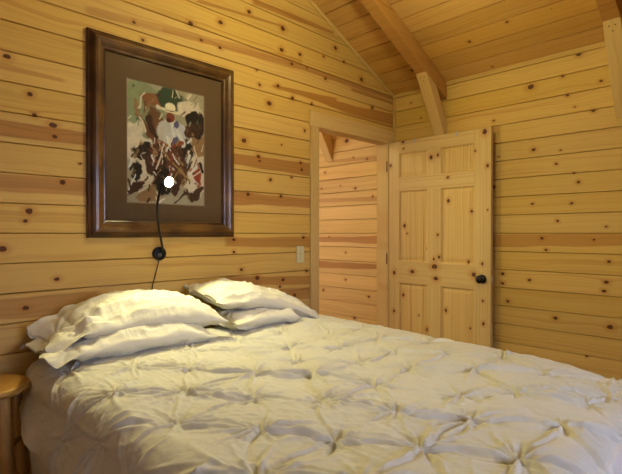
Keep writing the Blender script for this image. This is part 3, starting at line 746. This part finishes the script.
bb('end_rail', BX0, BX0+.03, BY0+.07, BY1-.07, .15, .24); bb('end_rail', BX1-.03, BX1, BY0+.07, BY1-.07, .15, .24)
for x in (BX0, BX1-.06):
    for y in (BY0+.01, BY1-.07): bb('leg', x, x+.06, y, y+.06, 0, .24)
bm = bmesh.new(); box(bm, BX0, BX1, BY0, BY1, .242, .45); tag(from_bm('box_spring', bm, M_matt, bevel=.03), 'fabric covered box spring under the mattress', 'box spring')
bm = bmesh.new(); box(bm, BX0, BX1, BY0, BY1, .452, .702); tag(from_bm('mattress', bm, M_sheet, bevel=.045), 'thick mattress in a fitted sheet beneath the comforter', 'mattress')

# numpy value noise for cloth
def vnoise(x, y, seed):
    xi = np.floor(x).astype(np.int64); yi = np.floor(y).astype(np.int64); fx = x-xi; fy = y-yi
    fx = fx**3*(fx*(fx*6-15)+10); fy = fy**3*(fy*(fy*6-15)+10)
    def h(a, b_):
        n = (a*374761393 + b_*668265263 + seed*1442695) & 0xffffffff
        n = ((n ^ (n >> 13))*1274126177) & 0xffffffff
        return ((n ^ (n >> 16)) & 0xffff)/65535.0
    return (h(xi, yi)*(1-fx)+h(xi+1, yi)*fx)*(1-fy)+(h(xi, yi+1)*(1-fx)+h(xi+1, yi+1)*fx)*fy
def ridged(x, y, seed, oct=3):
    s = 0; a = 1.0
    for k in range(oct):
        s = s + a*(1-np.abs(2*vnoise(x*2**k, y*2**k, seed+k)-1)); a *= .5
    return s/1.75
def grid_mesh(name, P, mat, parent=None, thick=0, rest=False):
    n, m = P.shape[:2]
    ii, jj = np.meshgrid(np.arange(m-1), np.arange(n-1)); a = jj*m+ii
    F = np.stack([a, a+1, a+m+1, a+m], -1).reshape(-1, 4)
    me = bpy.data.meshes.new(name); me.from_pydata(P.reshape(-1, 3).tolist(), [], F.tolist())
    me.polygons.foreach_set('use_smooth', [True]*len(F))
    o = link(name, me, mat, parent)
    if thick:
        s = o.modifiers.new('thickness', 'SOLIDIFY'); s.thickness = thick; s.offset = -1
    return o

stars = [(.588,-2.568),(.738,-2.418),(.547,-2.285),(.791,-2.719),(1.138,-2.681),(1.155,-2.424),(1.527,-2.706),(1.118,-2.117),(1.334,-2.29),(1.345,-2.037),
 (1.532,-2.45),(.737,-1.892),(1.322,-1.775),(1.51,-1.615),(1.303,-1.478),(1.543,-2.195),(1.723,-2.079),(1.608,-1.908),(1.71,-2.325),(1.908,-2.215),(1.913,-1.657),
 (1.922,-1.943),(1.944,-1.49),(.70,-2.93),(.95,-2.55),(.96,-2.27),(.93,-2.02),(1.13,-1.86),(.93,-1.74),(.72,-2.12),(.52,-2.02),(.53,-1.75),(.72,-1.60),(.93,-1.46),(1.13,-1.60),
 (.52,-1.47),(.72,-1.33),(1.12,-1.30),(1.35,-2.55),(1.15,-2.93),(1.5,-1.33),(1.72,-1.45),(1.72,-1.75),(.93,-2.86),(1.4,-2.90),(1.72,-2.58),(1.92,-2.50),(1.9,-1.27),(1.63,-2.93),(.45,-2.75),
 (2.12,-2.08),(2.12,-1.80),(2.12,-1.55),(2.12,-2.35),(.36,-2.4),(.36,-1.6),(1.85,-2.8)]
stars = np.array(stars)
def star_field(u, v, seed=3):
    rg = np.random.RandomState(seed)
    h = np.zeros_like(u)
    dmin = np.full_like(u, 9.0)
    for (a, b_) in stars:
        du = u-a; dv = v-b_; r = np.hypot(du, dv); dmin = np.minimum(dmin, r)
        msk = r < .24
        if not msk.any(): continue
        rr = r[msk]; th = np.arctan2(dv[msk], du[msk]); acc = np.zeros_like(rr)
        nk = rg.randint(11, 17); base = rg.rand()*6.28
        for k in range(nk):
            ang = base + k*6.28318/nk + rg.uniform(-.22, .22)
            ln = rg.uniform(.04, .13) * (1.25 if abs(math.cos(ang-.79)) > .8 else 1.0)
            amp = rg.uniform(.010, .018)*(1 if rg.rand() < .72 else -.8)
            cur = rg.uniform(-2.2, 2.2)
            dth = (th-ang-cur*rr+np.pi) % (2*np.pi)-np.pi
            wd = .0036+.034*rr
            g = np.exp(-(dth*rr/wd)**2)*(np.abs(dth) < 1.5)
            acc += amp*g*np.exp(-(rr/ln)**1.6)*(1-np.exp(-(rr/.010)**2))
        acc += -.010*np.exp(-(rr/.034)**2) + .006*np.exp(-(rr/.0065)**2)
        h[msk] += acc
    return h, dmin
def crease_field(u, v, seed=8):
    rg = np.random.RandomState(seed); h = np.zeros_like(u)
    done = set()
    for i in range(len(stars)):
        d = np.hypot(*(stars-stars[i]).T); order = np.argsort(d)[1:8]
        for j in order:
            key = (min(i, j), max(i, j))
            if key in done or d[j] > .46: continue
            done.add(key)
            p, q = stars[i], stars[j]
            if (q-p)[0] + (q-p)[1] < 0: p, q = q, p
            L = d[j]; ux, uy = (q-p)/L
            diag = (ux+uy)*.7071 > .90
            if diag and rg.rand() < .25: continue
            if not diag and (rg.rand() < .45 or L > .30): continue
            s = (u-p[0])*ux+(v-p[1])*uy; w = -(u-p[0])*uy+(v-p[1])*ux
            m_ = (s > -.02) & (s < L+.02) & (np.abs(w) < .10)
            if not m_.any(): continue
            ss = s[m_]/L; cur = rg.uniform(-.02, .02)
            ww = w[m_]-cur*np.sin(np.pi*ss)-.006*np.sin(ss*8+i)
            prof = np.clip(np.sin(np.pi*np.clip(ss, 0, 1)), 0, 1)**.6
            if diag: wd = rg.uniform(.0055, .010); A = rg.uniform(.005, .0115)
            else: wd = rg.uniform(.004, .008); A = rg.uniform(.004, .008)
            h[m_] += A*prof*(np.exp(-(ww/wd)**2)-.75*np.exp(-((ww+1.9*wd)/(1.1*wd))**2))
            if diag:
                w3 = ww-.03-.01*np.sin(ss*5)
                h[m_] += .4*A*prof*np.exp(-(w3/(.7*wd))**2)
    return h
def drape(u, v, x0, x1, y0, y1, z0, Rr=.09, bulge=.045, flare=.05):
    """flat cloth coordinates (u,v) laid over a box top x0..x1, y0..y1 at z0."""
    cx = np.clip(u, x0, x1); cy = np.clip(v, y0, y1)
    ex = u-cx; ey = v-cy; e = np.hypot(ex, ey)+1e-9; nx, ny = ex/e, ey/e
    q = Rr*np.pi/2; a = np.minimum(e, q)/Rr
    out_ = Rr*np.sin(a); dn = Rr*(1-np.cos(a)); ov = np.maximum(e-q, 0)
    out_ = out_ + bulge*np.sin(np.clip(ov/.22, 0, 1)*np.pi*.8); dn = dn+ov*.97
    fold = flare*np.clip(ov/.25, 0, 1)*(vnoise((u+v)*7.0, (u-v)*2.0, 77)-.45)
    out_ = out_+fold
    P = np.stack([cx+nx*out_, cy+ny*out_, z0-dn], -1)
    # normal of base
    sn, cn = np.sin(a), np.cos(a)
    N = np.stack([nx*sn, ny*sn, cn], -1)
    return P, N, ov

def softnoise(u, v, f, seed): return vnoise(u*f, v*f, seed)-.5
CH = .0041
uc = np.arange(.215, 2.50, CH); vc = np.arange(-3.075, -.86, CH)
u, v = np.meshgrid(uc, vc)
# wavy hem and head edge
uE = u + (.02*(softnoise(v, v*0, 5, 4))+.012*softnoise(v, v*0, 17, 9))*np.clip((.45-u)/.25, 0, 1)
vE = v + .02*softnoise(u, u*0, 4, 14)*np.clip((-2.9-v)/.15, 0, 1)
vE = np.where(vE < -2.80, -2.80+(vE+2.80)*(1-.42*np.clip((.75-u)/.5, 0, 1)), vE)
P, N, ov = drape(uE, vE, .0, 1.955, -2.735, -1.245, .728)
hs, dmin = star_field(u, v); hc = crease_field(u, v)
puff = .009*(1-np.exp(-(dmin/.09)**2))
wx = u+.03*softnoise(u, v, 6, 21); wy = v+.03*softnoise(u, v, 6, 22)
rotu = (wx*.80+wy*.60); rotv = (-wx*.60+wy*.80)
wr = .008*(ridged(rotu*5, rotv*20, 31)-.5)+.006*(ridged(wx*19, wy*9, 41)-.5)+.0055*(ridged(wx*24, wy*38, 51)-.5)
big = .014*(softnoise(u, v, 2.2, 61))+.016*softnoise(u, v, 4.5, 62)
top = np.clip(1-ov/.1, 0, 1)
H = hs+hc+puff+wr*(.42+1.4*np.exp(-(dmin/.085)**2))+big
# heaped up a little at the pillows, slumping at the foot corner
heap = .030*np.exp(-((u-.40)/.22)**2)*np.exp(-((v+1.9)/.75)**4)
H = H+heap
P = P+N*H[..., None]
# slump of far foot corner
sl_ = np.clip((u-1.45)/.55, 0, 1)**2*np.clip((v+1.95)/.75, 0, 1)**1.5
P[..., 2] -= .075*sl_
comf = grid_mesh('comforter', P, M_comf, thick=.010)
tag(comf, 'cream pinch-pleated comforter spread over the bed', 'comforter')

# sheet hanging out below the comforter on the near side
uS = np.arange(.075, 1.9, .008); vS = np.arange(-3.10, -2.68, .008)
u, v = np.meshgrid(uS, vS)
low = np.clip((-v-2.75)/.3, 0, 1)
tri = .17*np.exp(-((u-.30)/.13)**2)
Pq, Nq, ovq = drape(u, v, .0, 2.0, -2.745, -1.2, .716, Rr=.065, bulge=.02, flare=.03)
Pq[..., 2] -= tri*low
Hq = .004*(ridged(u*9+v*2, v*5, 5)-.5)+.012*softnoise(u, v*.3, 9, 6)*low
Pq = Pq+Nq*Hq[..., None]*.6
tag(grid_mesh('bed_sheet', Pq, M_sheet, thick=.002), 'pale sheet hanging below the comforter beside the stool', 'sheet')

# ------------------------------------------------------------------ pillows
def pillow(name, label, spine, W, T, zs_off, seed, flap=.10, flapdrop=.05, tilt=0.0, op=.0035, group=None, tipdrop=.0):
    """spine: list of (y, xcentre, zcentre) from near (flap) end to far end; W width across, T thickness."""
    sp = np.array(spine); nu, nv = 150, 96
    length = abs(sp[-1, 0]-sp[0, 0])
    uu_ = np.linspace(-1-2*flap/length, 1.0, nu); vv_ = np.linspace(0, 2*np.pi, nv*2, endpoint=False)
    U_, A_ = np.meshgrid(uu_, vv_, indexing='ij')
    # cross-section: superellipse lens (u along, angle round)
    c = np.cos(A_); s = np.sin(A_)
    inside = np.clip(1-np.abs(np.clip(U_, -1, 1))**2.6, 0, 1)
    th = T/2*(inside**.55)+op
    edge = 1-.07*(1-U_**2).clip(0, 1) - .03*np.abs(np.clip(U_, -1, 1))**8
    xx = W/2*np.sign(c)*np.abs(c)**.82*edge
    lens = (1-np.abs(c)**2.4).clip(0, 1)**.62
    zz = th*lens*np.sign(s)
    # far end rounding corners
    yl = (U_+1)/2*length
    endp = np.clip((np.abs(U_)-.86)/.14, 0, 1)*(U_ > 0)
    yl = yl - .05*endp*(1-np.abs(c)**2)      # concave end, ears at corners
    # the open pillowcase end flares and waves
    fl = np.clip((-1-U_)/(2*flap/length), 0, 1)
    zz = zz + fl*(.011*np.sin(c*6+seed)+.007*np.sin(c*15+seed*2)) - fl**1.3*flapdrop
    yl = yl + fl*(.025*np.sin(c*5+seed*1.7))
    # wrinkles
    su = yl*1.0; sv = xx
    side = np.where(s >= 0, 0, 50)
    rd = np.clip(np.abs(U_)-.35, 0, 1)
    w1 = (ridged(su*5+sv*3, sv*16+side, seed)-.5)*.034 + (ridged(su*16, sv*11+side, seed+5)-.5)*.019+(ridged(su*30+sv*8, sv*26+side, seed+9)-.5)*.003
    # radial pulls from the ends
    pull = .007*np.sin(np.arctan2(sv, (length-su)+.04)*11+seed)*np.exp(-((length-su)/.16)**2) + .007*np.sin(np.arctan2(sv, su+.05)*9+seed*3)*np.exp(-((su-.02)/.15)**2)
    closed = np.clip(inside*3, 0, 1) if op < .001 else np.where(U_ > 0, np.clip(inside*3, 0, 1), 1.0)
    zz = zz + (w1+pull)*closed*np.sign(s)*np.clip(lens*1.6, 0, 1)*(1-fl*.5)
    zz = zz + (vnoise(su*5, sv*5+seed, seed+3)-.5)*.025*np.clip(1-fl, 0, 1)
    # seam piping near the edge
    ysp = np.linspace(sp[0, 0], sp[-1, 0], 40)
    ymono = sp[:, 0]
    yw = sp[0, 0]+yl
    f1 = np.interp(yw, ymono, sp[:, 1]); f2 = np.interp(yw, ymono, sp[:, 2])
    ker = 5
    ct, stt = math.cos(tilt), math.sin(tilt)
    Xw = f1 + xx*ct + zz*stt; Zw = f2 - xx*stt + zz*ct + zs_off
    Zw = Zw - tipdrop*np.clip(U_-.5, 0, 1)**2*4
    Pp = np.stack([Xw, yw, Zw], -1)
    # wrap mesh
    n, m = Pp.shape[:2]
    ii, jj = np.meshgrid(np.arange(m), np.arange(n-1)); a = jj*m+ii; b2 = jj*m+(ii+1) % m
    F = np.stack([a, b2, b2+m, a+m], -1).reshape(-1, 4)
    me = bpy.data.meshes.new(name); me.from_pydata(Pp.reshape(-1, 3).tolist(), [], F.tolist())
    bm = bmesh.new(); bm.from_mesh(me)
    bmesh.ops.recalc_face_normals(bm, faces=bm.faces); bm.to_mesh(me); bm.free()
    me.polygons.foreach_set('use_smooth', [True]*len(me.polygons))
    o = link(name, me, M_case)
    s_ = o.modifiers.new('smooth', 'SMOOTH'); s_.factor = .5; s_.iterations = 1
    tag(o, label, 'pillow', group)
    return o
G = 'pillows at the head of the bed'
pillow('pillow', 'lower pillow of the near pair, lying flat under another pillow beside the stool', [(-2.72,.26,.81),(-2.5,.27,.81),(-2.3,.28,.812),(-2.2,.29,.805),(-2.12,.29,.795)], .43, .12, 0, 5, flap=.09, flapdrop=.03, group=G)
pillow('pillow', 'upper pillow of the near pair, lit below the lamp', [(-2.68,.21,.88),(-2.5,.22,.90),(-2.35,.23,.905),(-2.2,.26,.89),(-2.05,.28,.855)], .42, .125, 0, 12, flap=.10, flapdrop=.06, tilt=.10, group=G)
pillow('pillow', 'lower pillow of the far pair, mostly hidden under its partner', [(-1.98,.25,.80),(-1.75,.25,.805),(-1.62,.25,.80),(-1.54,.25,.785)], .42, .10, 0, 21, flap=.004, flapdrop=.0, op=.0008, group=G)
pillow('pillow', 'upper pillow of the far pair, its corner raised against the wall, nearest the doorway', [(-2.03,.20,.945),(-1.85,.22,.925),(-1.68,.22,.90),(-1.55,.22,.865),(-1.43,.22,.81),(-1.32,.23,.77)], .40, .12, 0, 33, flap=.004, flapdrop=0, tilt=.14, op=.0008, group=G)

# ------------------------------------------------------------------ ceiling fixture (above the picture's edge)
fx = thing('ceiling_light', 'round frosted glass ceiling light on a short stem over the bed', 'lamp', (1.10, -1.75, 2.80))
M_frost = simple('frosted_shade', (.9, .85, .7), .5, emit=(1.0, .78, .42), es=3.0, noise_amt=0)
bm = bmesh.new(); lathe(bm, [(0, -.06), (.06, -.055), (.11, -.035), (.14, 0), (.135, .004), (.0, .004)], (0,0,1), (0,0,0), 40); from_bm('shade', bm, M_frost, fx, smooth=True)
bm = bmesh.new(); lathe(bm, [(0, .006), (.09, .006), (.09, .02), (.015, .03), (.015, .44), (0, .44)], (0,0,1), (0,0,0), 32); from_bm('mount', bm, M_black, fx)

def area(name, loc, target, size, energy, col, sy=None):
    l = bpy.data.lights.new(name, 'AREA'); l.energy = energy; l.color = col; l.size = size
    if sy: l.shape = 'RECTANGLE'; l.size_y = sy
    o = bpy.data.objects.new(name, l); COL.objects.link(o); o.location = loc
    o.rotation_euler = (Vector(target)-Vector(loc)).to_track_quat('-Z', 'Y').to_euler(); return o
def point(name, loc, energy, col, r):
    l = bpy.data.lights.new(name, 'POINT'); l.energy = energy; l.color = col; l.shadow_soft_size = r
    o = bpy.data.objects.new(name, l); COL.objects.link(o); o.location = loc; return o
WARM = (1.0, .90, .40)
point('ceiling_bulb', (1.10, -1.75, 2.69), 38, WARM, .09)
sp = bpy.data.lights.new('reading_bulb', 'SPOT'); sp.energy = 44; sp.color = (1.0, .92, .46); sp.spot_size = R(178); sp.spot_blend = .25; sp.shadow_soft_size = .028
so = bpy.data.objects.new('reading_bulb', sp); COL.objects.link(so); so.location = LB+HP+hd*.012
so.rotation_euler = hd.to_track_quat('-Z', 'Y').to_euler()
dl = area('daylight_foot', (XE+.16, (WY0+WY1)/2, 1.52), (1.95, -1.9, .65), 1.3, 19, (.60, .68, 1.0), 1.1); dl.data.spread = R(80)
area('daylight_front', (2.1, YF-.16, 1.52), (1.5, 0, 1.3), 1.5, 6, (.92, .92, .90), 1.1)
area('daylight_next', (HX-.16, -1.65, 1.52), (0, -.6, 1.5), 1.2, 60, (1.0, .95, .90), 1.1)
point('next_room_bulb', (-1.3, -1.9, 2.5), 55, (1.0, .88, .55), .15)

w = bpy.data.worlds.new('world'); sc.world = w; w.use_nodes = True
w.node_tree.nodes['Background'].inputs[0].default_value = (.6, .72, 1, 1); w.node_tree.nodes['Background'].inputs[1].default_value = .6

# ------------------------------------------------------------------ camera
cd = bpy.data.cameras.new('camera'); cam = bpy.data.objects.new('camera', cd); COL.objects.link(cam)
cd.sensor_fit = 'HORIZONTAL'; cd.sensor_width = 36; cd.lens = 36*FL/622; cd.clip_start = .02
cam.location = CP; cam.rotation_euler = Vector(_F).to_track_quat('-Z', 'Y').to_euler()
sc.camera = cam
vs = sc.view_settings; vs.view_transform = 'Standard'; vs.look = 'None'; vs.gamma = 1; vs.exposure = 0.0; vs.use_curve_mapping = False
